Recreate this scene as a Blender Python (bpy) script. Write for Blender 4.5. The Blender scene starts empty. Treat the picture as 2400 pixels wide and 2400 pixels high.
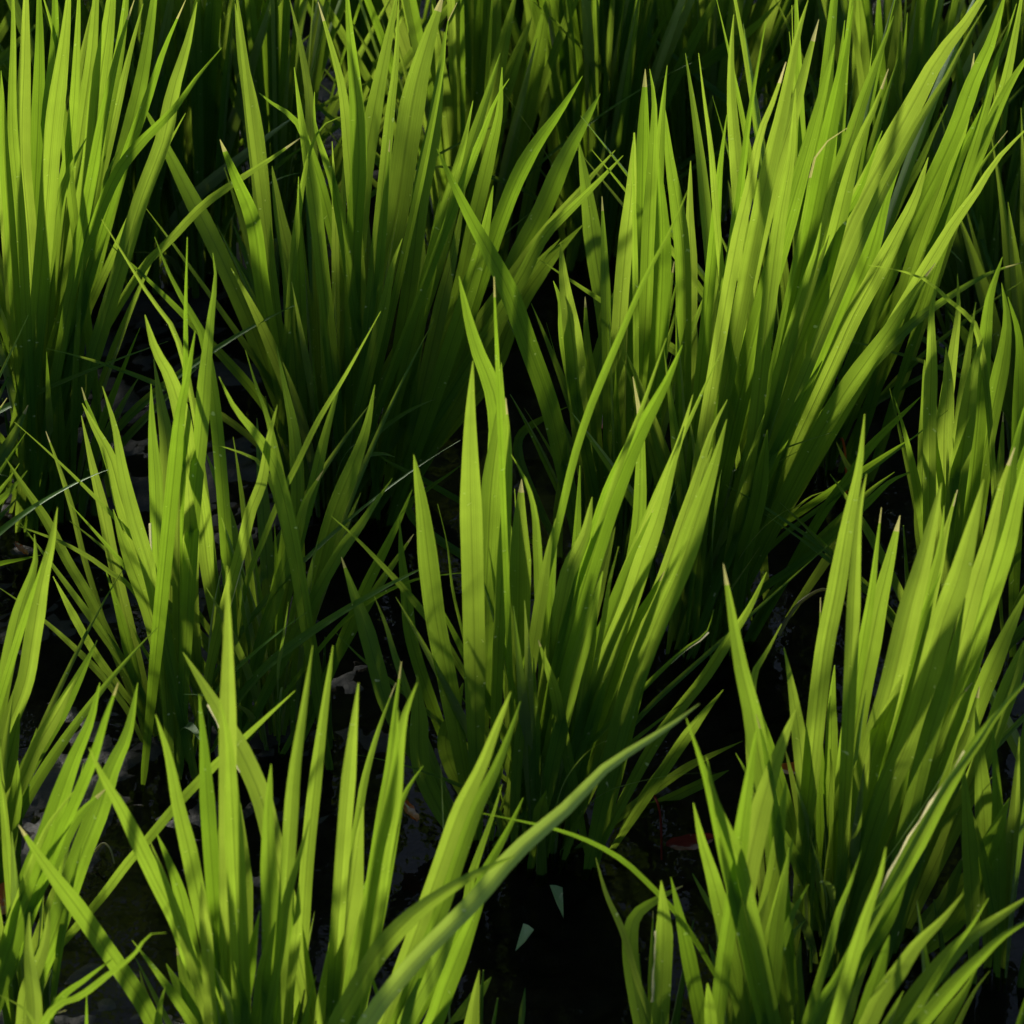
import bpy, math, random
from mathutils import Vector, noise
rnd = random.Random(11)
scene = bpy.context.scene
COL = scene.collection
R = math.radians

# ------------------------------------------------------------------ camera
PITCH, DIST, FOV = R(32), 3.0, R(10.5)
F = Vector((0, math.cos(PITCH), -math.sin(PITCH)))
RT = Vector((1, 0, 0))
UP = Vector((0, math.sin(PITCH), math.cos(PITCH)))
CAM = -F * DIST
TH = math.tan(FOV / 2)
cd = bpy.data.cameras.new('camera'); cam = bpy.data.objects.new('camera', cd); COL.objects.link(cam)
cam.location = CAM; cam.rotation_euler = (math.pi / 2 - PITCH, 0, 0)
cd.sensor_width = 36; cd.angle = FOV; cd.clip_end = 500
cd.dof.use_dof = True; cd.dof.focus_distance = 2.84; cd.dof.aperture_fstop = 24
scene.camera = cam

def ray(px, py):
    return (F + RT * ((px - 1200) / 1200 * TH) + UP * ((1200 - py) / 1200 * TH))
def on_ground(px, py):
    d = ray(px, py); t = -CAM.z / d.z
    return CAM + d * t
def on_plane(px, py, y):
    d = ray(px, py); t = (y - CAM.y) / d.y
    return CAM + d * t, t

# ------------------------------------------------------------------ light
SUN_EL, SUN_AZ = R(18.5), R(-33)
sdir = Vector((math.sin(SUN_AZ) * math.cos(SUN_EL), math.cos(SUN_AZ) * math.cos(SUN_EL), math.sin(SUN_EL)))
sl = bpy.data.lights.new('sun', 'SUN'); so = bpy.data.objects.new('sun', sl); COL.objects.link(so)
sl.energy = 5.0; sl.angle = R(4.0); sl.color = (1.0, 0.95, 0.84)
so.rotation_euler = (-sdir).to_track_quat('-Z', 'Y').to_euler(); so.location = sdir * 20
w = bpy.data.worlds.new("World"); scene.world = w; w.use_nodes = True
nt = w.node_tree; bg = nt.nodes['Background']
sky = nt.nodes.new('ShaderNodeTexSky'); sky.sky_type = 'NISHITA'; sky.sun_disc = False
sky.sun_elevation = SUN_EL; sky.sun_rotation = SUN_AZ % (2 * math.pi)
nt.links.new(sky.outputs[0], bg.inputs[0]); bg.inputs[1].default_value = 0.095
scene.view_settings.view_transform = 'Standard'; scene.view_settings.look = 'None'
scene.view_settings.exposure = 0.3; scene.view_settings.gamma = 1
scene.cycles.max_bounces = 10; scene.cycles.transmission_bounces = 8; scene.cycles.diffuse_bounces = 6
scene.cycles.transparent_max_bounces = 8; scene.cycles.use_denoising = True
scene.cycles.caustics_reflective = False; scene.cycles.caustics_refractive = False

# ------------------------------------------------------------------ materials
def newmat(name):
    m = bpy.data.materials.new(name); m.use_nodes = True
    n = m.node_tree; n.nodes.clear()
    return m, n.nodes, n.links
def N(nodes, t, **kw):
    x = nodes.new(t)
    for k, v in kw.items(): setattr(x, k, v)
    return x
def math_node(nodes, links, op, a, b=None, c=None):
    x = N(nodes, 'ShaderNodeMath', operation=op)
    for i, v in enumerate((a, b, c)):
        if v is None: continue
        if isinstance(v, (int, float)): x.inputs[i].default_value = v
        else: links.new(v, x.inputs[i])
    return x.outputs[0]

def leaf_material(name, tr_a, tr_b, df, sat=1.0, gloss=0.5):
    m, n, l = newmat(name)
    out = N(n, 'ShaderNodeOutputMaterial')
    uv = N(n, 'ShaderNodeUVMap'); sep = N(n, 'ShaderNodeSeparateXYZ'); l.new(uv.outputs[0], sep.inputs[0])
    info = N(n, 'ShaderNodeObjectInfo')
    u, v = sep.outputs[0], sep.outputs[1]
    # parallel veins: noise stretched along the blade
    cmb = N(n, 'ShaderNodeCombineXYZ')
    l.new(math_node(n, l, 'MULTIPLY', u, 26.0), cmb.inputs[0])
    l.new(math_node(n, l, 'MULTIPLY', v, 1.4), cmb.inputs[1])
    l.new(math_node(n, l, 'MULTIPLY', info.outputs['Random'], 97.0), cmb.inputs[2])
    nz = N(n, 'ShaderNodeTexNoise'); nz.inputs['Scale'].default_value = 1.0; nz.inputs['Detail'].default_value = 3
    l.new(cmb.outputs[0], nz.inputs['Vector'])
    vein = N(n, 'ShaderNodeMapRange'); l.new(nz.outputs[0], vein.inputs[0])
    vein.inputs[1].default_value = 0.3; vein.inputs[2].default_value = 0.7
    vein.inputs[3].default_value = 0.72; vein.inputs[4].default_value = 1.12
    # midrib
    rib = math_node(n, l, 'ABSOLUTE', math_node(n, l, 'SUBTRACT', u, 0.5))
    ribf = N(n, 'ShaderNodeMapRange'); l.new(rib, ribf.inputs[0])
    ribf.inputs[1].default_value = 0.015; ribf.inputs[2].default_value = 0.06
    ribf.inputs[3].default_value = 0.64; ribf.inputs[4].default_value = 1.0
    # soft mottling in blade
    geo = N(n, 'ShaderNodeTexCoord')
    mot = N(n, 'ShaderNodeTexNoise'); mot.inputs['Scale'].default_value = 45; mot.inputs['Detail'].default_value = 4
    l.new(geo.outputs['Object'], mot.inputs['Vector'])
    mo = N(n, 'ShaderNodeMapRange'); l.new(mot.outputs[0], mo.inputs[0])
    mo.inputs[1].default_value = 0.3; mo.inputs[2].default_value = 0.7; mo.inputs[3].default_value = 0.86; mo.inputs[4].default_value = 1.08
    fac = math_node(n, l, 'MULTIPLY', math_node(n, l, 'MULTIPLY', vein.outputs[0], ribf.outputs[0]), mo.outputs[0])
    mix = N(n, 'ShaderNodeMix', data_type='RGBA')
    l.new(info.outputs['Random'], mix.inputs[0]); mix.inputs[6].default_value = (*tr_a, 1); mix.inputs[7].default_value = (*tr_b, 1)
    mul = N(n, 'ShaderNodeMix', data_type='RGBA', blend_type='MULTIPLY'); mul.inputs[0].default_value = 1
    l.new(mix.outputs[2], mul.inputs[6])
    cc = N(n, 'ShaderNodeCombineColor')
    for i in range(3): l.new(fac, cc.inputs[i])
    l.new(cc.outputs[0], mul.inputs[7])
    tl = N(n, 'ShaderNodeBsdfTranslucent'); l.new(mul.outputs[2], tl.inputs[0])
    # few pale specks: white glints put into the diffuse colour
    sp = N(n, 'ShaderNodeTexNoise'); sp.inputs['Scale'].default_value = 260; sp.inputs['Detail'].default_value = 1
    l.new(geo.outputs['Object'], sp.inputs['Vector'])
    sr = N(n, 'ShaderNodeMapRange'); l.new(sp.outputs[0], sr.inputs[0])
    sr.inputs[1].default_value = 0.74; sr.inputs[2].default_value = 0.80
    dm = N(n, 'ShaderNodeMix', data_type='RGBA'); l.new(sr.outputs[0], dm.inputs[0])
    dm.inputs[6].default_value = (*df, 1); dm.inputs[7].default_value = (0.45, 0.45, 0.25, 1)
    di = N(n, 'ShaderNodeBsdfDiffuse'); l.new(dm.outputs[2], di.inputs[0])
    add = N(n, 'ShaderNodeAddShader'); l.new(di.outputs[0], add.inputs[0]); l.new(tl.outputs[0], add.inputs[1])
    gl = N(n, 'ShaderNodeBsdfGlossy'); gl.inputs['Roughness'].default_value = 0.38; gl.inputs[0].default_value = (0.9, 0.95, 0.9, 1)
    bmp = N(n, 'ShaderNodeBump'); bmp.inputs['Strength'].default_value = 0.25; bmp.inputs['Distance'].default_value = 0.0006
    l.new(nz.outputs[0], bmp.inputs['Height']); l.new(bmp.outputs[0], gl.inputs['Normal'])
    fr = N(n, 'ShaderNodeFresnel'); fr.inputs[0].default_value = 1.38
    ms = N(n, 'ShaderNodeMixShader'); l.new(math_node(n, l, 'MULTIPLY', fr.outputs[0], gloss), ms.inputs[0])
    l.new(add.outputs[0], ms.inputs[1]); l.new(gl.outputs[0], ms.inputs[2])
    l.new(ms.outputs[0], out.inputs[0])
    return m

LEAF = leaf_material('rice_leaf', (0.134, 0.228, 0.010), (0.194, 0.270, 0.023), (0.036, 0.088, 0.013), gloss=0.36)
STEM = leaf_material('rice_stem', (0.10, 0.19, 0.02), (0.16, 0.24, 0.03), (0.05, 0.09, 0.015), gloss=0.4)
DRY = leaf_material('dry_leaf', (0.27, 0.26, 0.07), (0.33, 0.31, 0.12), (0.22, 0.20, 0.09), gloss=0.3)
ORANGE = leaf_material('orange_leaf', (0.35, 0.08, 0.01), (0.40, 0.12, 0.01), (0.40, 0.09, 0.012), gloss=0.3)
GREYGREEN_SHEEN = leaf_material('grey_green_sheen_leaf', (0.21, 0.30, 0.03), (0.24, 0.31, 0.03), (0.25, 0.32, 0.075), gloss=0.4)  # glaucous blade tone, with its sky sheen painted into the pale diffuse
RED = leaf_material('red_leaf', (0.10, 0.015, 0.01), (0.12, 0.02, 0.01), (0.10, 0.014, 0.010), gloss=0.1)
PALE = leaf_material('pale_leaf', (0.16, 0.28, 0.08), (0.2, 0.3, 0.1), (0.16, 0.30, 0.10), gloss=0.6)

PALEDRY = leaf_material('bleached_leaf', (0.42, 0.38, 0.20), (0.46, 0.42, 0.24), (0.50, 0.45, 0.28), gloss=0.3)

def mud_material():
    m, n, l = newmat('wet_mud')
    out = N(n, 'ShaderNodeOutputMaterial'); p = N(n, 'ShaderNodeBsdfPrincipled')
    tc = N(n, 'ShaderNodeTexCoord')
    a = N(n, 'ShaderNodeTexNoise'); a.inputs['Scale'].default_value = 130; a.inputs['Detail'].default_value = 8; a.inputs['Roughness'].default_value = 0.7
    l.new(tc.outputs['Object'], a.inputs['Vector'])
    cr = N(n, 'ShaderNodeValToRGB'); l.new(a.outputs[0], cr.inputs[0])
    e = cr.color_ramp.elements; e[0].position = 0.38; e[0].color = (0.008, 0.007, 0.006, 1); e[1].position = 0.74; e[1].color = (0.018, 0.0155, 0.0125, 1)
    x = e.new(0.55); x.color = (0.012, 0.010, 0.008, 1)
    l.new(cr.outputs[0], p.inputs['Base Color'])
    b = N(n, 'ShaderNodeTexNoise'); b.inputs['Scale'].default_value = 30; b.inputs['Detail'].default_value = 5
    l.new(tc.outputs['Object'], b.inputs['Vector'])
    rr = N(n, 'ShaderNodeMapRange'); l.new(b.outputs[0], rr.inputs[0]); rr.inputs[1].default_value = 0.35; rr.inputs[2].default_value = 0.65
    rr.inputs[3].default_value = 0.35; rr.inputs[4].default_value = 0.75
    l.new(rr.outputs[0], p.inputs['Roughness'])
    bm = N(n, 'ShaderNodeBump'); bm.inputs['Strength'].default_value = 0.5; bm.inputs['Distance'].default_value = 0.002
    l.new(a.outputs[0], bm.inputs['Height']); l.new(bm.outputs[0], p.inputs['Normal'])
    l.new(p.outputs[0], out.inputs[0]); return m
def water_material():
    m, n, l = newmat('paddy_water')
    out = N(n, 'ShaderNodeOutputMaterial')
    g = N(n, 'ShaderNodeBsdfGlossy'); g.inputs['Roughness'].default_value = 0.03
    t = N(n, 'ShaderNodeBsdfTransparent'); t.inputs[0].default_value = (0.55, 0.50, 0.42, 1)
    fr = N(n, 'ShaderNodeFresnel'); fr.inputs[0].default_value = 1.22
    tc = N(n, 'ShaderNodeTexCoord'); a = N(n, 'ShaderNodeTexNoise'); a.inputs['Scale'].default_value = 45; a.inputs['Detail'].default_value = 3
    l.new(tc.outputs['Object'], a.inputs['Vector'])
    bm = N(n, 'ShaderNodeBump'); bm.inputs['Strength'].default_value = 0.25; bm.inputs['Distance'].default_value = 0.003
    l.new(a.outputs[0], bm.inputs['Height'])
    l.new(bm.outputs[0], g.inputs['Normal']); l.new(bm.outputs[0], fr.inputs['Normal'])
    ms = N(n, 'ShaderNodeMixShader'); l.new(fr.outputs[0], ms.inputs[0]); l.new(t.outputs[0], ms.inputs[1]); l.new(g.outputs[0], ms.inputs[2])
    l.new(ms.outputs[0], out.inputs[0]); return m

# ------------------------------------------------------------------ mesh helpers
def mesh_obj(name, verts, faces, uvs, mats, parent=None, midx=None, smooth=True):
    me = bpy.data.meshes.new(name)
    me.from_pydata(verts, [], faces)
    if uvs:
        ul = me.uv_layers.new(name='UVMap')
        flat = []
        for f in faces:
            for i in f: flat.extend(uvs[i])
        ul.data.foreach_set('uv', flat)
    for m in mats: me.materials.append(m)
    if midx: me.polygons.foreach_set('material_index', midx)
    if smooth: me.polygons.foreach_set('use_smooth', [True] * len(faces))
    me.update()
    o = bpy.data.objects.new(name, me); COL.objects.link(o)
    if parent: o.parent = parent
    return o

def resample(pts, n):
    """Catmull-Rom through pts, then n points evenly spaced along it."""
    if len(pts) == 2: dense = [pts[0].lerp(pts[1], i / 40) for i in range(41)]
    else:
        dense = []
        P = [pts[0] * 2 - pts[1]] + pts + [pts[-1] * 2 - pts[-2]]
        for i in range(1, len(P) - 2):
            a, b, c, d = P[i - 1:i + 3]
            t0 = 0; t1 = t0 + max((b - a).length, 1e-5) ** .5; t2 = t1 + max((c - b).length, 1e-5) ** .5; t3 = t2 + max((d - c).length, 1e-5) ** .5
            for k in range(12):
                t = t1 + (t2 - t1) * k / 12
                A1 = a * ((t1 - t) / (t1 - t0)) + b * ((t - t0) / (t1 - t0))
                A2 = b * ((t2 - t) / (t2 - t1)) + c * ((t - t1) / (t2 - t1))
                A3 = c * ((t3 - t) / (t3 - t2)) + d * ((t - t2) / (t3 - t2))
                B1 = A1 * ((t2 - t) / (t2 - t0)) + A2 * ((t - t0) / (t2 - t0))
                B2 = A2 * ((t3 - t) / (t3 - t1)) + A3 * ((t - t1) / (t3 - t1))
                dense.append(B1 * ((t2 - t) / (t2 - t1)) + B2 * ((t - t1) / (t2 - t1)))
        dense.append(pts[-1].copy())
    L = [0]
    for i in range(1, len(dense)): L.append(L[-1] + (dense[i] - dense[i - 1]).length)
    out = []; j = 0
    for k in range(n):
        s = L[-1] * k / (n - 1)
        while j < len(L) - 2 and L[j + 1] < s: j += 1
        seg = L[j + 1] - L[j]
        out.append(dense[j].lerp(dense[j + 1], 0 if seg < 1e-9 else min(1, (s - L[j]) / seg)))
    return out, L[-1]

US = (-1.0, -0.62, -0.28, 0.0, 0.28, 0.62, 1.0)
def blade_geo(line, width, refn, twist0=0.0, twist1=0.0, fold=0.22, taper=0.32, base_w=0.42, tip_pow=0.85, wob=0.0):
    """A grass blade: a keeled ribbon along line (base to tip)."""
    n = len(line); V = []; UV = []; Fc = []
    ph = rnd.uniform(0, 6.28)
    for i, p in enumerate(line):
        s = i / (n - 1)
        tan = (line[min(i + 1, n - 1)] - line[max(i - 1, 0)]).normalized()
        side = tan.cross(refn)
        if side.length < 1e-4: side = tan.cross(Vector((1, 0, 0)))
        side.normalize(); nor = side.cross(tan).normalized()
        a = twist0 + twist1 * s + wob * math.sin(s * 7 + ph)
        sd = side * math.cos(a) + nor * math.sin(a); nr = nor * math.cos(a) - side * math.sin(a)
        up = min(1, s / 0.45); prof = base_w + (1 - base_w) * (up * up * (3 - 2 * up))
        if s > 1 - taper: prof *= max(0.0, (1 - s) / taper) ** tip_pow
        if s < 0.07: prof *= 0.2 + 0.8 * s / 0.07            # the blade starts from a thin sheath
        h = max(width * prof / 2, 0.00018)
        fo = fold * (1 + 0.9 * (1 - up))
        for u in US:
            V.append(p + sd * (u * h) + nr * (fo * h * (abs(u) ** 1.3)))
            UV.append((u * 0.5 + 0.5, s))
    k = len(US)
    for i in range(n - 1):
        for j in range(k - 1):
            b = i * k + j; Fc.append((b, b + 1, b + k + 1, b + k))
    return V, UV, Fc

def make_leaf(parent, line, width, refn, dry=0.0, mat=None, name='leaf', seg_keep=None, **kw):
    V, UV, Fc = blade_geo(line, width, refn, **kw)
    org = parent.location if parent else Vector()
    V = [v - org for v in V]
    n = len(line); k = len(US) - 1
    mi = [1 if (i // k) / (n - 1) > 1 - dry else 0 for i in range(len(Fc))]
    return mesh_obj(name, V, Fc, UV, [mat or LEAF, DRY], parent, mi)

def dry_edge(leaf, side, s0, s1, n=30):
    me = leaf.data; k = len(US); V = []; Fc = []; UV = []
    for i in range(int(s0 * (n - 1)), int(s1 * (n - 1)) + 1):
        e = me.vertices[i * k + (0 if side < 0 else k - 1)].co; q = me.vertices[i * k + (1 if side < 0 else k - 2)].co
        d = (e - q).normalized(); wd = rnd.choice((0.0, 0.0001, 0.0003, 0.0008))
        up = Vector((0, -0.0003, 0.0001))
        V += [q.lerp(e, rnd.uniform(0.45, 0.95)) + up, e + d * wd + up * 3]
        UV += [(0.1, i / n), (0.2, i / n)]
        m = len(V)
        if m > 2: Fc.append((m - 4, m - 3, m - 1, m - 2))
    return mesh_obj('dry_edge', V, Fc, UV, [PALEDRY], leaf)

def tube_geo(line, r0, r1, k=6):
    V = []; Fc = []; UV = []; n = len(line)
    for i, p in enumerate(line):
        s = i / (n - 1); r = r0 + (r1 - r0) * s
        tan = (line[min(i + 1, n - 1)] - line[max(i - 1, 0)]).normalized()
        a = tan.cross(Vector((0.3, 1, 0.1))).normalized(); b = tan.cross(a)
        for j in range(k):
            t = 6.2832 * j / k
            V.append(p + a * (r * math.cos(t)) + b * (r * math.sin(t))); UV.append((j / k, s))
    for i in range(n - 1):
        for j in range(k):
            Fc.append((i * k + j, i * k + (j + 1) % k, (i + 1) * k + (j + 1) % k, (i + 1) * k + j))
    return V, UV, Fc
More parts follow.
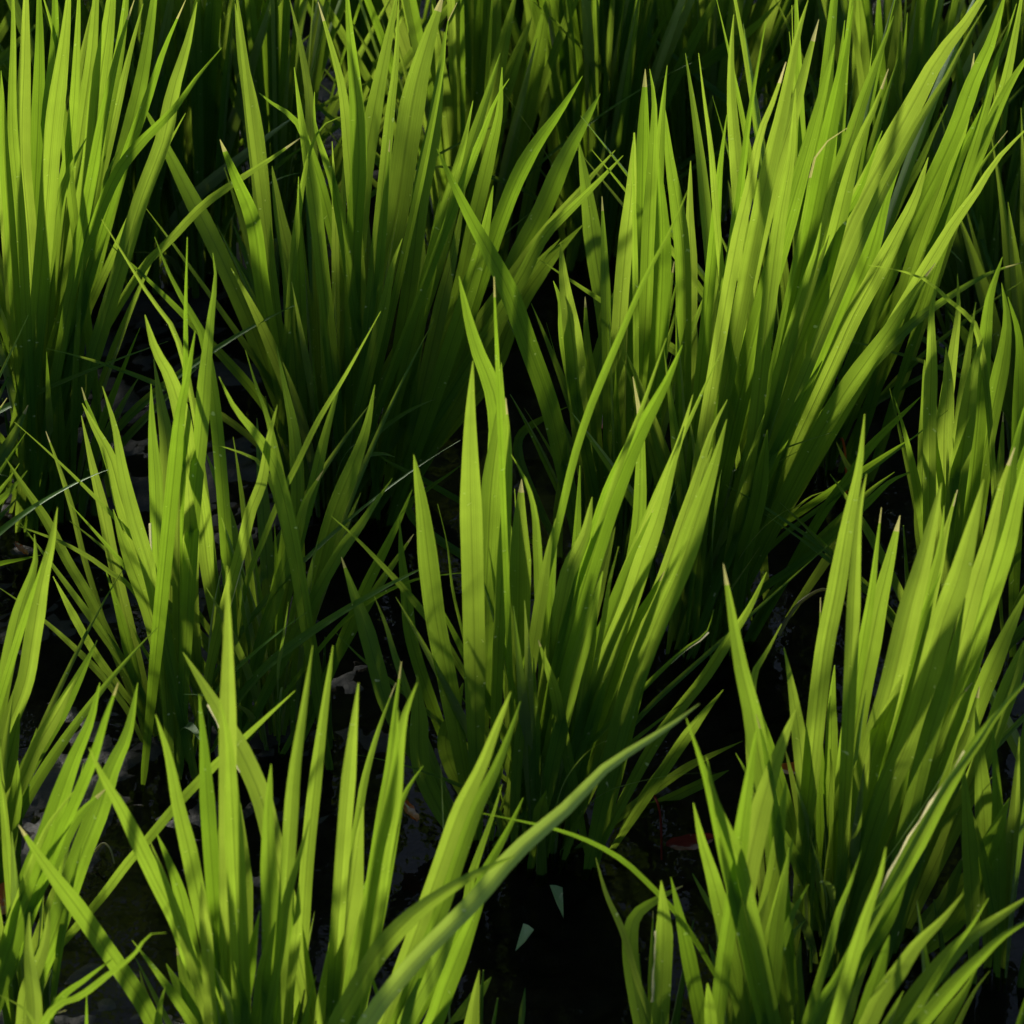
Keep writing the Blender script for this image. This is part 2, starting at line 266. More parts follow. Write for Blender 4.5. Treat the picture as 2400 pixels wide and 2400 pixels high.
# Each traced blade: plant, blade width, then its course from the tip down (survey units per tile, 2.415 units = one photo pixel)
TRACE = """
T0
Z 75 265,90 150,190 0,340 -200,560
A 85 150,-250 140,300 125,850 170,1400
A 55 70,-200 75,200 70,700 120,1300
A 72 215,-200 225,200 215,700 190,1300
A 95 400,-200 370,150 300,700 260,1200
A 60 450,-150 440,150 400,800 330,1200
A 110 660,-300 610,150 560,500 520,900 430,1400
A 80 900,-250 850,150 790,500 690,900 560,1400
A 60 760,0 700,180 620,500 540,900
A 60 810,20 740,280 640,700 500,1250
A 60 1050,0 930,270 830,560 740,800 640,1100 520,1500
A 85 1115,10 1060,250 980,520 930,780 800,1130 690,1500
A 60 1255,270 1110,440 980,620 800,800 650,1000
A 45 1050,640 960,800 850,1000
A 55 340,580 300,900 270,1300
A 60 490,780 400,950 330,1150 290,1400
A 40 590,740 540,900 450,1200 370,1500
A 45 690,820 600,1000 560,1300
A 40 45,620 80,850 110,1200
A 65 5,400 25,900 60,1400
A 57 530,0 480,250 440,450 420,800
A 48 50,1400 80,1620 140,1850 180,2200
A 40 420,1640 385,1850 340,2200
A 60 -40,-100 -20,500 30,1200
A 70 300,-300 310,200 260,800
A 50 235,-50 290,130 330,280 340,500
A 70 560,-300 520,300 430,1000
A 60 740,-300 690,200 580,800
B 90 805,590 920,800 1060,1080 1200,1350 1380,1750 1480,2000
B 90 1330,20 1365,300 1420,600 1470,1000 1500,1400 1540,1800
B 80 1245,790 1330,1000 1430,1250 1480,1600 1530,1900
B 55 1640,0 1700,250 1750,560 1760,800 1800,1200
B 65 1800,10 1870,250 1930,480 1975,900
B 72 1665,380 1700,650 1740,900 1790,1250
B 50 1780,520 1780,700 1840,900 1900,1100
B 85 1540,940 1580,1200 1640,1500 1660,1900
B 60 1690,1000 1690,1300 1700,1700
B 40 1880,800 1890,1000 1900,1400
B 45 1240,1360 1350,1500 1450,1650
B 55 1330,-100 1370,200
E 30 575,1240 700,1440 850,1680 1000,1900
E 65 875,1340 960,1550 1050,1720 1150,1900
K1 70 1180,-250 1180,150 1150,500
K1 80 1300,-250 1290,200 1230,600
K1 60 1450,-250 1420,100 1350,500
K1 45 1600,100 1530,180 1420,290 1300,450
K1 50 950,-150 1000,200 1050,600
K1 70 1100,-200 1120,300 1130,800
A 45 1700,780 1530,900 1300,1050 1150,1160 950,1370 820,1500
B 55 1465,525 1560,600 1680,690
B 40 1930,660 1800,740
T1
B 85 25,-150 45,150 80,500 100,900 70,1400
B 90 330,-100 270,200 200,550 140,900 90,1400
B 55 325,0 310,350 280,600 250,900
B 40 40,560 30,800 10,1150
B 130 580,-40 500,200 420,500 370,800 310,1200 200,1700
B 90 585,180 560,400 520,750 450,1100 410,1450 380,1700
B 40 655,15 600,130 570,400
B 70 900,300 840,500 770,720 650,1100 560,1450
B 75 910,380 890,650 830,900 760,1200 650,1700
B 50 950,445 880,550 800,750 700,1000
B 65 745,570 700,780 640,1000 560,1300 480,1600 410,1900
B 80 1365,430 1230,640 1100,820 1000,1000 900,1250 750,1700
B 95 1465,530 1380,680 1260,900 1130,1200 1000,1450 850,1800
B 70 1595,880 1450,1030 1300,1180 1150,1330 1000,1600
B 60 1550,850 1430,980 1350,1080 1200,1250
B 75 1000,910 950,1100 860,1320 760,1600 700,1900
B 50 150,1160 150,1400 140,1700
B 50 260,1390 200,1550 140,1750 100,1930
B 60 345,1350 290,1500 250,1700
B 45 275,790 260,1000 230,1350
B 100 1370,1270 1200,1450 1050,1650 950,1850 850,2100
B 80 1240,1350 1100,1500 950,1700 800,2000
B 70 470,1350 460,1600 430,1900
B 75 700,1080 640,1400 560,1750
B 90 860,1050 800,1350 700,1700
B 80 560,1100 520,1400 460,1700
K2 110 680,-300 680,200 670,600 650,900
K2 100 770,-300 770,200 780,600 740,900
K2 75 1000,-80 950,120 900,350 850,600
K2 80 1080,90 1010,280 930,500 880,650
K2 95 1180,-80 1130,200 1080,450 1030,700 960,950
K2 60 1280,50 1240,300 1180,600 1130,800
K2 25 860,-100 840,250 820,600
K2 55 1050,510 1010,700 960,900
K2 70 520,-100 530,300 560,700
K2 60 1060,-100 1040,150
K3 90 1800,-50 1690,300 1560,600 1430,920
K3 45 1890,40 1800,160 1740,300
K3 25 1380,190 1360,450 1340,700
K3 70 1500,-100 1510,300 1480,600
K3 70 1420,-100 1430,400
K3 60 1600,-100 1560,300
K3 70 1270,-100 1260,200 1290,500
K3 60 1932,150 1850,350 1750,600
K3 50 1700,-150 1650,200
C1 100 540,840 640,1050 740,1250 850,1450 950,1650 1050,1930 1180,2300 1270,2700
C1 95 1345,800 1400,1150 1440,1450 1490,1750 1530,2100
C1 100 1240,1370 1260,1600 1310,1930 1340,2300
C1 55 1380,1680 1390,1930 1420,2200
C1 50 1475,1110 1490,1500 1500,1900
C1 80 1660,750 1640,1100 1600,1500 1570,1930 1560,2300
C1 95 1720,390 1710,700 1700,1200 1680,1700 1660,2200
C1 75 1745,390 1770,560 1760,900 1740,1300 1720,1800
C1 80 1845,370 1820,600 1800,900 1770,1300 1750,1900
C1 80 1825,580 1860,900 1900,1150 1932,1400 1940,1900
C1 85 1545,1640 1500,1850 1450,2100 1430,2350
C1 60 1885,1480 1850,1700 1810,1930
C1 30 1655,750 1650,900 1660,1300
C1 90 1800,900 1820,1400 1800,1900 1760,2400
C1 60 1200,1590 1240,1700 1260,1900
D 38 1960,1080 1850,1330 1730,1550 1600,1850 1480,2130 1400,2330 1320,2580 1260,2830
D 30 865,1565 870,1750 880,1950
T2
C2 60 15,300 60,600 100,900 130,1200
C2 35 90,300 120,550 160,850 180,1100
C2 78 290,80 275,300 280,600 310,950 330,1200
C2 32 930,725 860,770 775,840 730,960 690,1200 #tip,.12
C2 40 470,120 420,400 370,700 335,1000
C2 60 250,650 210,950 180,1300 140,1700
C1 60 45,910 40,1200 50,1600
C2 55 290,1120 270,1400 220,1800
C2 72 585,350 520,550 440,750 380,1050 310,1350
C2 85 710,0 650,200 610,400 560,650 500,900
C2 95 770,110 690,400 610,700 520,1000 440,1300 350,1700
C2 105 860,250 800,500 720,800 620,1150 520,1500 400,1930
C2 90 965,30 910,350 850,650 790,950 740,1200
C2 90 1195,90 1100,350 1010,600 950,800 850,1100
C2 85 1165,390 1090,600 1000,800 930,1050 870,1300
C2 50 985,670 930,850 850,1050 800,1250
C2 55 1130,740 1060,920 990,1100 900,1250
C2 130 1780,-150 1620,100 1450,320 1330,540 1200,780 1080,1000 950,1250 850,1500
C2 60 1720,30 1600,230 1490,450 1380,620 1290,780 1130,1080 950,1500
C2 100 1340,690 1230,900 1150,1100 1070,1400 950,1700 850,1930
C2 95 1390,890 1310,1130 1200,1350 1080,1580 960,1800 850,2050
C2 100 1430,1490 1290,1680 1180,1850 1060,2020 900,2250 700,2600
C2 75 1975,700 1780,900 1650,1100 1540,1250 1430,1430 1350,1560 1150,1900
N2 80 1730,530 1670,680 1560,900 1440,1200 1330,1450 1230,1700
N2 90 1830,-50 1740,250 1650,450 1560,700 1450,950 1300,1250
N2 50 1890,20 1840,180 1770,360 1740,520
N2 55 1500,590 1420,750 1330,950 1240,1100
N2 40 1840,740 1730,880 1620,1040 1500,1200
N2 80 2000,250 1850,480 1700,800 1500,1250
N2 85 1650,300 1600,650 1480,1000 1350,1350
N2 75 1932,-100 1880,200 1800,550 1650,900
C2 60 975,1100 900,1250 820,1400 700,1650 600,1900
C2 70 830,1330 780,1480 700,1700 620,1930
C2 65 785,1260 750,1420 690,1600
C2 70 1010,1080 920,1300 850,1500 760,1800
C2 80 640,500 610,900 540,1300
C2 45 415,1750 370,1850 320,1960
C2 60 205,1610 180,1800 140,2000
C2 55 275,1710 230,1930 180,2150
N 90 990,-100 1010,200 1010,450
N 80 1050,-100 1060,200 1060,500
N 80 1110,-100 1110,300 1120,700
N 80 1220,-150 1220,100 1190,500
N 70 1240,120 1230,300 1210,600
N 90 1420,-100 1360,250 1310,450
N 50 1480,-50 1430,250
N 100 840,-100 880,100 910,250 960,500
N 60 760,-50 800,200 840,400
N 60 1550,-100 1500,150 1400,450
N 70 1330,-150 1310,100 1280,400
N 60 930,-100 960,150 1000,500
K4 70 555,0 400,160 250,270 100,370 -100,450
K4 40 30,-20 90,150 200,350 300,550
K4 30 270,0 220,120 170,260
K4 40 700,240 600,320 470,450
O 32 1915,610 1925,900 1930,1500
C2 55 1925,1485 1750,1540 1600,1620 1450,1720 1300,1830
M 28 1040,1500 1180,1520 1350,1570 1450,1640 1550,1740 1640,1800
M 60 1450,1545 1410,1750 1410,2000 1400,2400
M 60 1555,1550 1560,1750 1530,2000 1480,2350
M 50 1660,1710 1630,1900 1590,2200
M 80 1810,1455 1740,1680 1720,1850 1690,2150 1660,2500
M 75 1805,1600 1838,1800 1820,2000 1770,2250 1700,2600
M 60 1840,1680 1900,1900 1900,2200
T3
E 90 465,350 530,480 620,650 690,900 780,1150 850,1350 920,1700
E 45 462,260 490,350 520,420
E 75 580,255 650,480 700,750 760,1000 850,1300
E 60 460,420 520,700 580,950 640,1250
E 85 640,950 690,1120 770,1330 850,1550 920,1850
E 70 855,240 860,500 880,800 890,1100 #edge,-1,.45,.72
E 110 870,100 910,350 950,600 950,850 960,1200 970,1600
E 90 820,-150 880,50 960,200 1030,430 1070,700 1130,900 1180,1300
E 75 1105,-60 1060,200 1020,400 990,700
E 75 1205,-500 1220,-380 1190,-100 1160,200 1140,500 1110,800 1080,1200
E 28 1060,-590 1050,-200 1050,100 1040,400
E 60 1570,360 1520,550 1480,800 1420,950 1370,1150 1300,1400 1220,1700 #edge,1,.42,.62
E 65 1160,620 1230,800 1290,1000 1330,1200
E 85 1060,750 1080,1100 1080,1500
E 30 260,510 330,700 410,950 470,1200 560,1500 640,1750
E 55 30,660 130,820 260,1020 380,1250 500,1450 620,1700 720,1900
E 26 90,1040 330,1130 500,1220 640,1320 720,1370
E 25 720,1560 800,1720 900,1900
E 40 300,1330 420,1560 560,1800
R 60 1610,950 1590,1250 1530,1600
R 70 1830,730 1730,900 1690,1050 1620,1250 1540,1500 1450,1800
R 70 1565,30 1610,250 1660,500 1680,800 1680,1100
R 90 2122,245 2070,500 2000,700 1900,950 1800,1300 1700,1700
R 30 2155,-170 1950,200 1800,450 1680,700 1580,900 1480,1150 1400,1350
R 75 1240,200 1330,380 1430,500 1530,650 1620,950
R 40 1390,50 1450,250 1520,450
R 55 1930,220 1850,500 1780,800 1700,1100
R 50 1200,580 1330,620 1480,700
G1 85 325,940 290,1150 240,1350 180,1700 140,1930 20,2250
G1 72 195,1090 200,1250 120,1500 60,1750 20,1950
G1 40 240,1250 190,1400 110,1650
P 70 160,360 80,530 0,660 -100,800
P 60 155,730 80,820 0,900 -150,1000
P 45 110,690 50,780 0,840 -120,1000
P 40 105,880 50,940 -50,1050
P 40 230,1210 120,1235 0,1260 -200,1330
P 30 40,320 0,380 -80,500
T4
D 100 665,-370 720,-120 780,80 850,250 890,450 880,800
D 112 745,110 730,400 730,800 740,1200 750,1600
D 100 905,120 900,400 850,800 830,1200 810,1700
D 60 930,320 950,600 930,1000 900,1500
D 105 1020,780 1010,1000 1010,1300 1000,1700 985,1930
D 45 960,640 1040,780 1090,950 1110,1200 1120,1500
D 100 410,640 460,950 500,1300 540,1600 600,1900
D 60 330,1010 340,1200 370,1450 400,1700
D 80 0,1220 60,1400 130,1600 200,1850 260,2050
D 35 185,1440 250,1600 310,1800
C1 55 1275,520 1270,700 1230,1000
D 90 1420,880 1380,1100 1310,1250 1250,1500 1180,1900
D 110 1930,20 1840,230 1720,450 1600,700 1520,900 1440,1150 1350,1450 1230,1900
D 28 1840,-20 1770,180 1700,380 1640,530 1560,750
D 65 1650,200 1690,450 1690,750 1680,1000 1640,1250 1580,1500 #tip,.12
D 95 1940,480 1860,750 1790,1000 1700,1250 1620,1500 1500,1800
D 110 2182,440 2110,700 2030,950 1930,1250 1800,1550 1700,1800 1600,2100
D 60 2185,330 2100,500 1990,850
D 80 1830,1300 1720,1500 1600,1700 1500,2000
D 70 1580,1430 1480,1600 1390,1780 1300,1930
D 55 1115,1690 1150,1800 1200,1950 1240,2150
D 60 1215,1000 1180,1150 1140,1400
D 50 1450,1440 1420,1700 1380,1900
D 26 1570,1160 1520,1350 1480,1600
D 38 -62,985 50,1080 180,1210 320,1360 430,1490 560,1650 680,1850
R 26 690,1310 550,1325 420,1350 250,1420 120,1500 0,1600
D 14 545,920 600,1150 630,1400 700,1700
D 90 1932,1050 1850,1350 1700,1700 1550,2050
D 80 1480,1300 1400,1600 1300,1950
D 50 1850,1400 1750,1700 1690,1950
R 60 290,775 200,900 100,1050 0,1180
R 60 400,840 330,1000 230,1200 130,1400
R 50 410,1090 300,1250 200,1400
B 50 540,410 490,530 420,650
C1 40 680,700 600,760 500,830 380,950
C1 45 1280,370 1150,430 1000,560
C1 30 180,620 280,690 380,740
D 24 -30,1650 120,1800 250,1900
D 80 2100,600 2000,900 1850,1300 1700,1650
D 70 1990,300 1900,600 1750,1000 1600,1400
D 80 1800,900 1650,1250 1500,1650
D 70 1550,1050 1450,1400 1350,1800
D 60 1350,700 1330,1100 1290,1600
T5
D 60 475,1305 380,1500 250,1700 120,1900 0,2050 -150,2250
D 38 230,35 150,200 60,400 -40,620
C2 65 790,110 700,280 600,480 500,700
C2 60 690,180 560,270 400,460 280,620 170,850
C2 80 480,500 430,900 330,1300
C2 55 1350,310 1200,450 1050,600 950,750 800,950
C2 42 1325,725 1180,790 1060,900 950,1000 800,1150 600,1300 430,1420
C2 40 1200,740 1080,830 900,1000 700,1200
C2 26 820,845 720,880 600,980
C2 50 870,570 920,680 1000,850
C2 40 1330,530 1150,640
C2 60 640,1300 540,1400 400,1560
H 85 1030,410 1000,700 930,1050 870,1400 810,1700 770,2000 720,2500 680,2850
H 60 1040,750 1000,950 980,1200 960,1600
H 50 1125,940 1100,1150 1070,1400 1020,1700
H 95 1230,985 1170,1250 1110,1500 1060,1750 1010,2000 960,2300
H 110 1465,800 1420,1000 1360,1250 1290,1500 1220,1800 1170,2000 1050,2400
H 75 1480,930 1460,1150 1400,1400 1330,1700
H 50 1555,840 1500,1050 1450,1300
H 110 1705,780 1640,1050 1560,1350 1470,1600 1390,1900 1280,2250 1130,2600
H 60 1460,1310 1390,1480 1330,1650 1250,1900
H 80 1880,600 1810,800 1740,1100 1650,1400 1560,1750 1450,2100 1350,2500
H 80 1955,300 1870,650 1850,900 1800,1200
H 80 1990,470 1900,850 1830,1150 1720,1500 1600,1900
H 65 1865,1215 1790,1420 1700,1600 1600,1850 1500,2100
H 85 1965,1380 1850,1620 1750,1850 1650,2100 1520,2500
H 90 2060,1530 1930,1750 1830,2000 1700,2350
H 30 1545,860 1460,1150
H 55 1320,1250 1240,1600 1160,2000
M 100 1370,105 1390,350 1390,650 1370,1000 1400,1300
M 90 1490,30 1500,250 1480,500 1480,800 1480,1100
M 80 1700,-20 1650,150 1600,500 1560,800
M 40 1815,400 1800,650 1770,900
D 22 175,1520 140,1640 90,1690 0,1750 #edge,1,.8,.95
I 92 230,1260 270,1500 330,1850 390,2100 440,2400 500,2700
H 22 780,1450 775,1700 760,1950
H 50 560,1600 480,1750 400,1900
H 90 1750,1200 1650,1600 1520,2000
H 80 1600,1450 1500,1900 1380,2300
T6
G1 70 440,-40 330,160 200,380 110,580 0,750 -60,950
G1 80 550,-240 430,0 330,180 230,350 120,560 60,800
G1 75 110,170 70,350 20,560 -20,750
G2 92 565,0 510,220 420,430 340,650 260,870 170,1080 100,1300
G2 110 780,0 720,300 630,500 560,720 470,950 400,1150 300,1450 200,1700
G2 60 670,0 600,200 530,430 440,650 330,900
G2 95 600,600 450,750 300,1000 150,1250 60,1500
G2 80 480,900 350,1150 230,1450
G2 70 400,1200 300,1500 200,1750
G1 70 100,440 90,600 70,800 20,1000
G3 80 165,1300 160,1500 190,1800 200,2100
G3 75 280,1270 250,1500 150,1750 120,2000
G3 45 940,1415 850,1425 750,1550 620,1650 450,1780 300,1850
G3 50 640,1560 480,1680 330,1800
G3 30 375,1855 260,1890 150,1950
G3 30 0,1770 130,1840 180,1900
G3 25 490,1760 490,1850 490,2000
G2 52 1670,45 1500,200 1350,340 1200,480 1000,690 850,870 720,1020 560,1230
G2 35 455,570 350,700 250,850
F 32 760,1545 830,1680 900,1820 980,1980
F 32 790,1630 830,1780 890,1980
F 92 105,805 200,950 330,1130 450,1290 560,1450 680,1620 800,1800 880,1950
F 85 505,370 580,530 680,700 780,900 900,1150 1000,1350 1070,1550
F 88 880,180 950,400 1010,700 1070,950 1120,1200
F 80 1125,65 1150,300 1170,600 1190,900
F 92 1285,-660 1290,-300 1290,100 1290,500 1290,900
F 100 1240,90 1290,300 1310,600 1330,1000 1350,1400
F 105 1035,-172 1130,-20 1220,130 1330,330 1410,490 1480,660 1530,850 #edge,-1,.78,.92
F 120 1285,570 1270,800 1270,1100 1260,1400 1260,1700 1250,2000
F 110 1360,680 1370,1000 1370,1400 1360,1700
F 88 1535,460 1520,700 1520,1000 1530,1300 1530,1600
F 75 1770,-210 1720,150 1670,500 1640,900 1620,1200
F 70 1885,-210 1830,200 1780,600 1740,1000 1720,1300
F 45 1755,770 1690,1000 1620,1250 1590,1500
F 85 885,850 950,1000 1020,1200 1080,1500 1150,1800
F 65 1140,1130 1150,1300 1170,1500
F 65 1470,1290 1430,1500 1400,1700
F 55 1690,1130 1680,1400 1640,1750
F 90 940,1590 1020,1750 1100,1950
F 75 1000,1500 1060,1750 1130,2000
F 60 850,900 920,1080 980,1250
F 80 1560,1350 1500,1600 1470,1850
F 45 935,1720 900,1850 900,1990
T7
F 130 125,700 90,950 40,1300 -30,1600 -100,1950
F 75 97,0 60,350 20,800
F 100 430,0 360,180 320,400 290,650 230,1000 190,1300
F 55 340,-120 300,200 270,500 220,800
F 60 320,160 310,400 270,700 200,1000
F 40 310,0 270,100 200,300 130,560 90,800
F 55 465,470 400,560 350,650 300,800
F 88 960,50 880,250 790,480 680,700 590,950 520,1150
F 80 1015,105 950,300 870,500 760,720 660,1000 560,1300
F 45 910,575 860,750 790,950 740,1100 680,1350
F 65 1030,650 960,800 880,950 800,1100 720,1350
D 75 690,0 640,180 590,350 560,550 520,800 600,900
D 90 430,-50 440,200 460,500 520,750
F 55 140,1180 110,1350 60,1600
F 100 820,1180 720,1400 600,1700 480,2000
F 90 680,1300 560,1550 400,1850
F 70 540,1480 440,1680 320,1930
F 30 345,710 320,850
X 92 2027,120 1850,255 1650,380 1480,500 1300,690 1150,820 960,990 870,1100 750,1240 550,1440 380,1620 150,1920
X 100 985,980 800,1060 640,1150 450,1280 290,1430 180,1570 80,1750 -20,1930
I 24 800,740 1000,780 1250,840 1450,920 1600,1010 1700,1100 1800,1200 1932,1350
S 80 850,1715 760,1850 680,1960
S 30 1040,1840 1120,1930
D 70 1160,610 1130,750 1120,950 1100,1000
Q 92 1810,1120 1825,1400 1815,1700 1800,2000 #edge,-1,.5,.8
Q 34 1440,990 1500,1200 1590,1400 1680,1700 1760,1930
Q 40 1765,1290 1760,1600 1760,1930
D 60 1500,-30 1400,300 1330,600
D 65 1700,-30 1600,200 1450,500
D 60 1880,380 1780,600 1600,850
D 55 1230,-30 1180,350 1100,650
D 50 1060,-30 1000,400 980,750
I 70 1932,1150 1800,1220 1650,1350
T8
H 55 860,-100 845,100 840,400 820,750 800,1000
H 45 910,180 900,350 890,550 880,900
H 90 1250,-50 1150,200 1050,430 960,650 880,900 800,1300
H 90 1430,-250 1400,100 1340,350 1220,700 1100,1000
H 60 1640,0 1560,100 1480,300 1390,500 1250,900
H 90 1680,20 1600,350 1500,500 1420,720 1330,900
H 80 1300,250 1230,550 1120,850 1000,1200
J 85 1830,110 1700,260 1560,500 1450,680 1350,860 1240,1050 1150,1230 1030,1450 900,1700 760,1930 #edge,-1,.5,.9
J 40 2080,-230 1960,-30 1800,150 1650,380 1500,580 1400,760
J 95 1350,900 1240,1120 1165,1300 1000,1550 870,1780 760,2000
J 30 1150,1225 1020,1360 940,1530 850,1700 780,1800
J 80 1115,1400 1050,1550 960,1750 900,1930
J 70 1170,1430 1110,1650 1060,1800
J 80 1590,1190 1480,1330 1330,1480 1220,1640 1120,1780 1050,1930
J 92 1990,1190 1800,1320 1620,1440 1500,1560 1370,1720 1230,1900
J 70 1990,1330 1820,1430 1680,1560 1500,1750
J3 80 1660,1630 1590,1760 1480,1930
J3 60 1470,1850 1400,1930
J3 30 1740,1630 1650,1750
J 60 1150,930 1120,1080 1060,1250 1010,1400
J 40 1010,950 950,1130 880,1300 830,1500
J 45 1730,1220 1640,1370 1500,1560
H 60 1590,980 1500,1200 1400,1400
I 105 640,150 560,350 490,550 410,850 350,1150 300,1500 240,1930
I 65 585,560 560,750 520,1050 450,1350 380,1700
I 72 420,250 390,450 340,800 290,1200 230,1600
I 68 600,930 580,1100 540,1350 510,1700
I 62 715,1140 630,1290 570,1450 510,1600
I 68 695,1340 560,1500 420,1680 330,1800 260,1930
I 75 60,680 110,900 170,1100 220,1300 260,1500
I 50 55,1080 130,1220 200,1330 270,1450
I 70 415,180 450,300 490,500
I 60 135,420 180,650 260,850 320,1000
I 60 20,200 100,430 150,600
I 55 630,870 600,980
I 60 670,1450 650,1650 660,1930
I 45 150,1480 200,1650 240,1900
I 55 140,1700 160,1930
I 60 490,1180 420,1450 340,1800
D 55 250,930 160,1000 0,1150
D 60 230,40 120,170 0,330
D 50 340,330 150,420 0,500
H 85 1850,650 1700,1000 1550,1350
H 85 1950,520 1850,850 1750,1200
H 70 1120,1000 1000,1400 900,1700
"""
# where each plant stands (photo pixels) and how it reads
HILLS = {
 'A':  (125, 1190, 'dense tall rice plant with bright upper half and black foot, upper left corner'),
 'B':  (770, 1170, 'wide fanned rice plant with one long blade leaning left over the dark gap beside it'),
 'K1': (470, 640,  'shaded dark green rice plant behind the gap between the two bright left plants'),
 'K12': (2300, 800, 'low shaded rice plant added in the dark gap at the upper right edge'),  # added to block the sky's reflection in the water here
 'K13': (40, 520, 'rice plant at the top left edge behind the dense bright one'),
 'Z2': (-210, 1160, 'shaded rice plant at the left edge beside the dense bright one'),
 'H2': (2350, 2290, 'deeply shaded rice plant at the right edge beside the thick pale one'),
 'H3': (2530, 1980, 'rice plant cut by the right edge behind the deeply shaded one'),
 'K5': (650, 640, 'shaded upright rice plant right behind the wide fanned one, cut by the top edge'),
 'K6': (300, 640, 'dark rice plant behind the dense bright one in the upper left'),
 'K7': (880, 330, 'shaded rice plant at the top, two rows behind the wide fanned one'),
 'K8': (1250, 290, 'darkest rice plant at the top middle, far behind'),
 'K9': (1560, 240, 'shaded rice plant far behind the low bent blade at the top'),
 'K10': (1860, 330, 'rice plant behind the broad upright blades at the top right'),
 'K11': (2370, 420, 'shaded rice plant in the upper right corner'),
 'K2': (1085, 640, 'rice plant with two broad upright blades rising past the top edge'),
 'K3': (1390, 580, 'very dark rice plant at the top with one lit blade slanting to the right'),
 'K4': (1640, 500, 'dim rice plant at the top with a blade bent low to the right in shade'),
 'C1': (1455, 1330,'rice plant with a forked pair of pale upright blades and a long blade crossing left'),
 'C2': (1660, 1470,'largest rice plant, many long sunlit blades leaning right, one straw coloured tip'),
 'N':  (2085, 640, 'rice plant of broad upright blades behind the largest plant, cut by the top edge'),
 'N2': (1880, 1090,'half shaded rice plant behind the largest one, slanting towards the right edge'),
 'O':  (2440, 1050,'rice plant at the right edge showing one thin upright blade'),
 'M':  (2235, 1570,'rice plant with a comb of narrow upright tips, near the right edge'),
 'D':  (1265, 1960,'central rice plant with broad upright blades on its left and long blades fanning right'),
 'E':  (420, 1760, 'loose rice plant on the left with torn pale leaf edges over wet mud'),
 'R':  (650, 1730, 'small shaded rice plant between the loose torn one and the central one'),
 'G1': (-25, 2090, 'rice plant at the left edge with two bright pointed blades leaning right'),
 'G2': (55, 2440,  'rice plant in the lower left with broad blades leaning right over grey mud'),
 'G3': (80, 2800,  'short rice plant in the bottom left corner with low bent side blades'),
 'P':  (-260, 1520,'rice plant cut by the left edge, only its right pointing tips showing'),
 'Z':  (-290, 720, 'rice plant cut by the upper left edge, showing one blade slanting up to the right'),
 'F':  (625, 2640, 'bright rice plant at the bottom, broad pale blades, one stretched far left'),
 'X':  (735, 2900, 'rice plant with a long twisted grey green blade arching right across the dark water'),
 'H':  (1960, 2210,'thick rice plant on the right, pale tall blades above a deeply shaded heart'),
 'I':  (1715, 2640,'rice plant right of the dark water with one broad pale blade, bottom edge'),
 'J':  (1850, 2860,'rice plant in the bottom right with long arching blades, one edged in white'),
 'J3': (2230, 2800,'small rice plant in the bottom right corner with a few short blades'),
 'Q':  (1552, 2560,'sparse rice plant by the dark water with one chewed upright blade'),
 'S':  (1060, 2540,'small rice plant at the bottom edge showing one short blade before the black water'),
}
GROUP = 'rice plants set out in rows in the wet paddy'
plants = {}
def clump_root(key, bx, by, label):
    p = on_ground(bx, by)
    o = bpy.data.objects.new('rice_plant', None); COL.objects.link(o)
    o.location = (p.x, p.y, 0); o.empty_display_size = 0.05
    o['label'] = label; o['category'] = 'rice plant'; o['group'] = GROUP
    plants[key] = o
    return o
for k, (bx, by, lab) in HILLS.items(): clump_root(k, bx, by, lab)

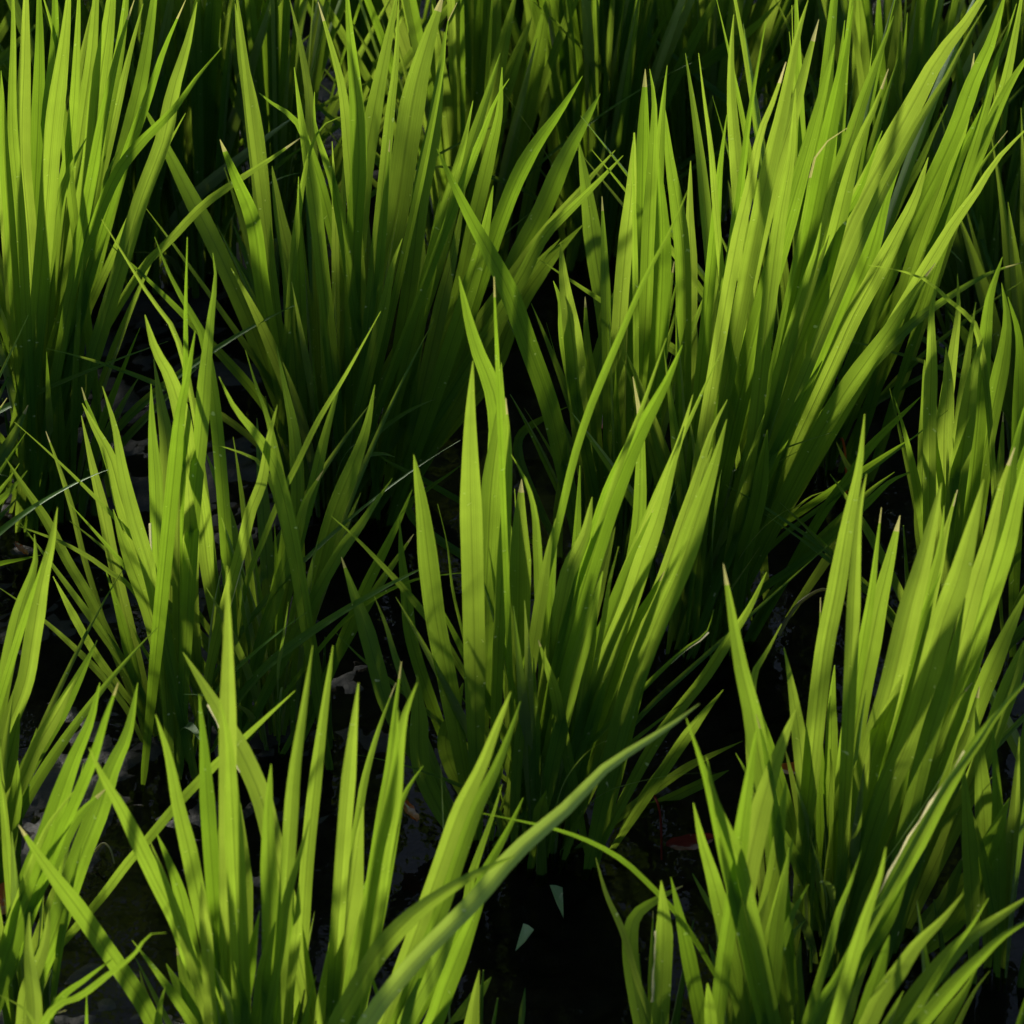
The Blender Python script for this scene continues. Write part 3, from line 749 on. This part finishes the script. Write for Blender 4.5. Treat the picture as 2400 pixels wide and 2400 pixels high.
PXM = 2 * TH / 2400          # metres per pixel at one metre
lean_bias = {'X': 0.0}
def traced(key, wpx, pts, mat=None, wear=None):
    root = plants[key]; bx, by, _ = HILLS[key]; P0 = root.location
    d0 = rnd.uniform(-0.03, 0.03); d1 = rnd.uniform(-0.065, 0.065)
    tip, low = pts[0], pts[-1]
    L = max(1, sum(math.dist(pts[i], pts[i + 1]) for i in range(len(pts) - 1)) + math.dist(low, (bx, by)))
    line = []; acc = 0; ts = []
    for i, q in enumerate(pts):
        if i: acc += math.dist(pts[i - 1], q)
        s = 1 - acc / L
        y = P0.y + d0 + d1 * s ** 1.4
        p, t = on_plane(q[0], q[1], y)
        if p.z < 0.02 and i: continue
        p.z = max(p.z, 0.012)
        line.append(p); ts.append(t)
    i2 = max(0, len(pts) - 3); q2 = pts[i2] if len(pts) > 1 else tip
    if low[1] - q2[1] > 5: ex = low[0] + (low[0] - q2[0]) / (low[1] - q2[1]) * max(0, by - low[1])
    else: ex = bx
    dx = max(-135, min(135, (ex - bx) * 0.85)) + rnd.uniform(-14, 14)
    b = Vector((P0.x + dx * PXM * DIST, P0.y + d0, -0.012))
    line.append(b); line.reverse()
    width = wpx * PXM * ts[0] * (1.3 if key in ('H', 'M', 'I', 'J', 'J3') else 1.18 if key in ('D', 'G1', 'G2') else 1.12)
    tw = 0.2 if wpx > 34 else 0.38
    a0 = rnd.uniform(-tw, tw); a1 = rnd.uniform(-0.3, 0.3)
    width /= max(0.8, math.cos(a0 + a1 * 0.6))
    rs, ln = resample(line, 30)
    refn = (CAM - rs[15]).normalized(); refn.z *= 0.4
    kw = dict(twist0=a0, twist1=a1, fold=rnd.uniform(0.1, 0.34) * rnd.choice((1, 1, -1)), taper=rnd.uniform(0.2, 0.31),
              tip_pow=rnd.uniform(0.66, 0.9), wob=rnd.uniform(0, 0.08), base_w=0.5)
    if key == 'X' and tip[0] > 1400: refn = Vector((0.1, -0.55, 1)).normalized(); kw.update(twist0=-0.5, twist1=0.5, fold=0.3, wob=0.0)
    dry = rnd.choice((0, 0, 0, 0, 0, 0.015, 0.02, 0.04))
    if key == 'X': dry = 0
    if wear and wear[0] == 'tip': dry = float(wear[1])
    lf = make_leaf(root, rs, width, refn, dry=dry, mat=GREYGREEN_SHEEN if key == 'X' and low[1] > 2390 and tip[0] > 1400 else mat, **kw)
    if wear and wear[0] == 'edge': dry_edge(lf, float(wear[1]), float(wear[2]), float(wear[3]))
    return lf

tile = 0
for row in TRACE.strip().splitlines():
    f = row.split()
    if len(f) == 1: tile = int(f[0][1:]); continue
    ox, oy = (tile % 3) * 800, (tile // 3) * 800
    pts = [tuple(float(v) for v in q.split(',')) for q in f[2:] if q[0] != '#']
    pts = [(ox + x / 2.415, oy + y / 2.415) for x, y in pts]
    traced(f[0], float(f[1]) / 2.415, pts, wear=f[-1][1:].split(',') if f[-1][0] == '#' else None)

def wild_line(P0, h, az, lean, droop, n=24, r0=0.02):
    d = Vector((math.cos(az), math.sin(az), 0))
    b = P0 + d * rnd.uniform(0, r0) ; b.z = -0.01
    out = []; p = b.copy(); a = lean; st = h / (n - 1)
    for i in range(n):
        out.append(p.copy()); s = i / (n - 1)
        a = lean * (0.35 + 0.65 * min(1, s * 2.2)) + droop * s * s
        p = p + (d * math.sin(a) + Vector((0, 0, 1)) * math.cos(a)) * st
    return out
def wild_leaf(parent, P0, hlo, hhi, lean_m, mats=LEAF, wlo=0.005, whi=0.010, as_geo=False):
    az = rnd.uniform(0, 6.2832); h = rnd.uniform(hlo, hhi)
    ln = wild_line(P0, h, az, abs(rnd.gauss(0, lean_m)), rnd.uniform(0, 0.25))
    d = Vector((math.cos(az), math.sin(az), 0.1)) * rnd.choice((-1, 1))
    ref = d * rnd.uniform(0.2, 1) + Vector((rnd.uniform(-.5, .5), rnd.choice((-1, 1)), 0)) * 0.8
    kw = dict(twist1=rnd.uniform(-.5, .5), fold=rnd.uniform(0.15, 0.35), taper=rnd.uniform(.28, .45))
    wd = rnd.uniform(wlo, whi)
    if as_geo: return blade_geo(ln, wd, ref, **kw)
    return make_leaf(parent, ln, wd, ref, mat=mats, **kw)

def stems(root, n, h=(0.06, 0.10)):
    P0 = root.location
    for i in range(n):
        az = rnd.uniform(0, 6.28)
        ln = wild_line(P0, rnd.uniform(*h), az, abs(rnd.gauss(0.12, 0.08)), 0, n=8, r0=0.03)
        ln = [p - P0 for p in ln]
        V, UV, Fc = tube_geo(ln, rnd.uniform(0.0024, 0.0034), 0.0003)
        mesh_obj('stem', V, Fc, UV, [STEM], root)
fill = {'A': 22, 'B': 26, 'C1': 20, 'C2': 26, 'D': 24, 'E': 6, 'F': 14, 'H': 16, 'I': 4, 'J': 7, 'M': 14, 'K1': 54, 'K2': 26, 'K3': 44,
        'K4': 40, 'N': 32, 'N2': 30, 'O': 20, 'G1': 10, 'G2': 10, 'G3': 4, 'P': 8, 'Z': 46, 'R': 12, 'X': 2, 'J3': 5, 'Q': 1, 'S': 2}
for k in ('K12','K5','K6','K7','K8','K9','K10','K11'): fill[k] = 50
fill.update(Z2=30, K13=64, K6=44, Z=64, H2=8, H3=8)
tall = {'Z2': .25, 'K13': .43, 'H2': .2, 'H3': .2, 'K12': .2, 'K5': .35, 'K6': .34, 'K7': .36, 'K8': .36, 'K9': .36, 'K10': .36, 'K11': .36, 'K1': .36, 'K2': .34, 'K3': .36, 'K4': .36, 'N': .36, 'N2': .34, 'O': .24, 'Z': .36}
for k, root in plants.items():
    for i in range(fill[k]):
        hi = tall.get(k, 0.17 if k in 'E R F G1 G2 G3 I J J3 Q S X'.split() else 0.20)
        wild_leaf(root, root.location, hi * 0.5, hi, 0.24 if k not in tall else 0.2, wlo=0.0035, whi=0.008 if k not in tall else 0.0095)
    if fill[k] > 3 and k not in 'X J3 J I H2 H3 Q S F G3 G2'.split():                 # low side shoots that sprawl in the shade between the plants
        for i in range(7):
            az = rnd.uniform(0, 6.2832)
            ln = wild_line(root.location, rnd.uniform(0.13, 0.24), az, rnd.uniform(0.55, 1.0), rnd.uniform(-0.1, 0.45))
            for p in ln: p.z = max(p.z, 0.004 if p is not ln[0] else -0.01)
            make_leaf(root, ln, rnd.uniform(0.0025, 0.006), Vector((rnd.uniform(-.4, .4), -0.6, 1)), twist1=rnd.uniform(-.6, .6), taper=0.5)
    stems(root, max(3, min(12, fill[k] // 2)))

# rows that go on beyond the picture on every side: one mass
V, UV, Fc = [], [], []
vis = [o.location.copy() for o in plants.values()]
for iy in range(-5, 9):
    for ix in range(-7, 8):
        c = Vector((ix * 0.225 + rnd.uniform(-.03, .03) + (iy % 2) * 0.04, iy * 0.25 + 0.02 + rnd.uniform(-.03, .03), 0))
        q = c - CAM; zc = q.dot(F); px = 1200 + q.x / zc / TH * 1200
        bot = 1200 - q.dot(UP) / zc / TH * 1200
        q2 = c + Vector((0, 0, 0.34)) - CAM; top = 1200 - q2.dot(UP) / q2.dot(F) / TH * 1200
        if -330 < px < 2730 and bot > -60 and top < 2650: continue
        if c.y < -0.65 and abs(c.x) < 0.5: continue
        if min((c - v).length for v in vis) < 0.13: continue
        low = -1200 < px < -330 and bot > 1350              # unseen near left hills, kept short and sparse so sun reaches the corner
        for i in range(16 if low else 56):
            v, u, f = wild_leaf(None, c, 0.12 if low else 0.22, 0.22 if low else 0.40, 0.19, wlo=0.007, whi=0.012, as_geo=True)
            b = len(V); V += v; UV += u; Fc += [tuple(b + j for j in t) for t in f]
so_ = mesh_obj('rice_rows', V, Fc, UV, [LEAF])
so_['kind'] = 'stuff'; so_['label'] = 'further rows of green rice plants running on beyond the nearer ones'; so_['category'] = 'rice rows'

# ------------------------------------------------------------------ ground and water
def warp(t):  # fine in the middle, coarse toward the horizon
    return math.copysign(0.9 * abs(t) + 119 * max(0, abs(t) - 0.78) ** 3 / 0.22 ** 3 * 1.0, t)
n = 420; V = []; Fc = []
for j in range(n + 1):
    for i in range(n + 1):
        x = warp(2 * i / n - 1); y = warp(2 * j / n - 1) + 0.15
        z = -0.004
        if abs(x) < 3 and abs(y) < 3:
            q = Vector((x, y, 0))
            z += 0.004 * noise.noise(q * 9) + 0.005 * noise.noise(q * 30) + 0.0035 * noise.noise(q * 90) + 0.0025 * noise.noise(q * 210)
            # firmer, higher mud on the left, a pool right of the middle
            z += 0.008 * max(0, min(1, (-x + 0.02) / 0.15)) - 0.0045
        V.append((x, y, z))
for j in range(n):
    for i in range(n):
        a = j * (n + 1) + i; Fc.append((a, a + 1, a + n + 2, a + n + 1))
g = mesh_obj('mud', V, Fc, None, [mud_material()]); g['kind'] = 'structure'
wt = mesh_obj('water', [(-120, -120, 0), (120, -120, 0), (120, 120, 0), (-120, 120, 0)], [(0, 1, 2, 3)], None, [water_material()]); wt['kind'] = 'structure'

# ------------------------------------------------------------------ fallen leaves, bits and stalks
def blade_shape(name, px, py, length, width, az, mat, label, cat, group=None, curl=0.3, z=0.006, tilt=0.0, n=14, pw=0.5):
    p = on_ground(px, py); V = []; UV = []; Fc = []
    for i in range(n):
        s = i / (n - 1); wdt = width * (math.sin(math.pi * min(1, s * 0.96 + 0.02)) ** pw) / 2
        for u in US:
            V.append((length * (s - .5), u * wdt, curl * width * (abs(u) ** 1.5) * 0.6 + curl * length * 0.25 * (2 * s - 1) ** 2 + 0.0004 * math.sin(s * 17 + u * 5)))
            UV.append((u * .5 + .5, s))
    k = len(US)
    for i in range(n - 1):
        for j in range(k - 1): Fc.append((i * k + j, i * k + j + 1, (i + 1) * k + j + 1, (i + 1) * k + j))
    o = mesh_obj(name, V, Fc, UV, [mat])
    o.location = (p.x, p.y, z); o.rotation_euler = (tilt, 0, az)
    o['label'] = label; o['category'] = cat
    if group: o['group'] = group
    return o
FG = 'fallen coloured leaves lying on the mud'
blade_shape('fallen_leaf', 8, 2160, 0.030, 0.014, R(60), ORANGE, 'rust orange fallen leaf on the mud at the left edge', 'fallen leaf', FG, tilt=0.5, z=0.012)
blade_shape('fallen_leaf', 1865, 1850, 0.020, 0.0075, R(8), ORANGE, 'small orange fallen leaf on dark mud beside the tall right plant', 'fallen leaf', FG, tilt=0.4, z=0.012)
blade_shape('fallen_leaf', 960, 1985, 0.018, 0.008, R(110), ORANGE, 'orange scrap of leaf caught between blades left of the twisted grey green blade', 'fallen leaf', FG, tilt=0.5, z=0.02)
blade_shape('fallen_leaf', 1615, 2025, 0.024, 0.009, R(15), RED, 'dark red fallen leaf on black mud right of the central plant', 'fallen leaf', FG, tilt=0.4, z=0.012)
blade_shape('fallen_leaf', 1403, 1100, 0.022, 0.006, R(85), RED, 'narrow red leaf standing between the upright blades of the forked plant', 'fallen leaf', FG, tilt=0.3, z=0.03)
blade_shape('fallen_leaf', 52, 1335, 0.014, 0.005, R(120), ORANGE, 'tiny orange leaf under the flat lying blade near the left edge', 'fallen leaf', FG, tilt=0.4, z=0.012)

def fragment(px, pts, label, z):
    p0 = on_ground(*px); vs = []
    for q in pts:
        g_ = on_ground(*q); vs.append(Vector((g_.x - p0.x, g_.y - p0.y, 0)))
    c = sum(vs, Vector()) / len(vs); V = []; UV = []
    for lift in (0.0, 0.0006):
        for v in vs: V.append((v.x, v.y, lift + 0.002 * ((v - c).length / 0.03)))
        V.append((c.x, c.y, lift))
    m = len(vs) + 1; Fc = []
    for i in range(len(vs)):
        j = (i + 1) % len(vs)
        Fc += [(m + i, m + j, m + m - 1), (j, i, m - 1), (i, j, m + j, m + i)]
    UV = [(0.2 + 0.6 * (i % 2), i / len(V)) for i in range(len(V))]
    o = mesh_obj('leaf_fragment', V, Fc, UV, [PALE], smooth=False)
    o.location = (p0.x, p0.y, z); o['label'] = label; o['category'] = 'leaf fragment'; o['group'] = 'snapped blade tips floating on the dark water'
def t7(x, y): return (800 + x / 2.415, 1600 + y / 2.415)
fragment(t7(1220, 1240), [t7(1180, 1185), t7(1215, 1186), t7(1252, 1198), t7(1256, 1290), t7(1258, 1375), t7(1215, 1275)], 'upper pale triangular leaf tip floating on the black water', 0.003)
fragment(t7(1035, 1470), [t7(1030, 1402), t7(1060, 1412), t7(1090, 1435), t7(1040, 1500), t7(985, 1560), t7(1005, 1480)], 'lower pale triangular leaf tip floating on the black water', 0.003)

def stalk(pts, r, mat, label, name='dry_stalk', h=0.02):
    L = []
    for i, (x, y) in enumerate(pts):
        p = on_ground(x, y); q, _ = on_plane(x, y, p.y); L.append(Vector((p.x, p.y, 0.006 + h * math.sin(math.pi * i / (len(pts) - 1)))))
    rs, _ = resample(L, 20); o0 = rs[0].copy(); o0.z = 0
    V, UV, Fc = tube_geo([p - o0 for p in rs], r, r * 0.6, 5)
    o = mesh_obj(name, V, Fc, UV, [mat]); o.location = o0
    o['label'] = label; o['category'] = 'stalk'
def tt(t, *q): return [((t % 3) * 800 + x / 2.415, (t // 3) * 800 + y / 2.415) for x, y in q]
stalk(tt(5, (540, 1720), (650, 1670), (800, 1640), (900, 1655), (1020, 1680)), 0.0011, DRY, 'thin straw coloured stalk lying behind the tall bright blade on the right')
stalk(tt(7, (1720, 720), (1760, 850), (1800, 960), (1812, 1060)), 0.0009, RED, 'thin reddish brown stalk hanging over the black water right of the twisted blade')
stalk(tt(5, (880, 660), (895, 760), (915, 870), (925, 920)), 0.0009, ORANGE, 'thin orange stalk behind the tip of the tallest right blade')
stalk(tt(6, (540, 1010), (590, 1015), (630, 1050), (650, 1080)), 0.0007, DRY, 'pale curled root fibre on the grey mud in the lower left', 'root_fibre', 0.006)
stalk(tt(3, (1335, 1870), (1390, 1840), (1430, 1825), (1460, 1810)), 0.0010, DRY, 'pale dry stub beside the tall bright blade at the lower left', 'dry_stalk', 0.03)
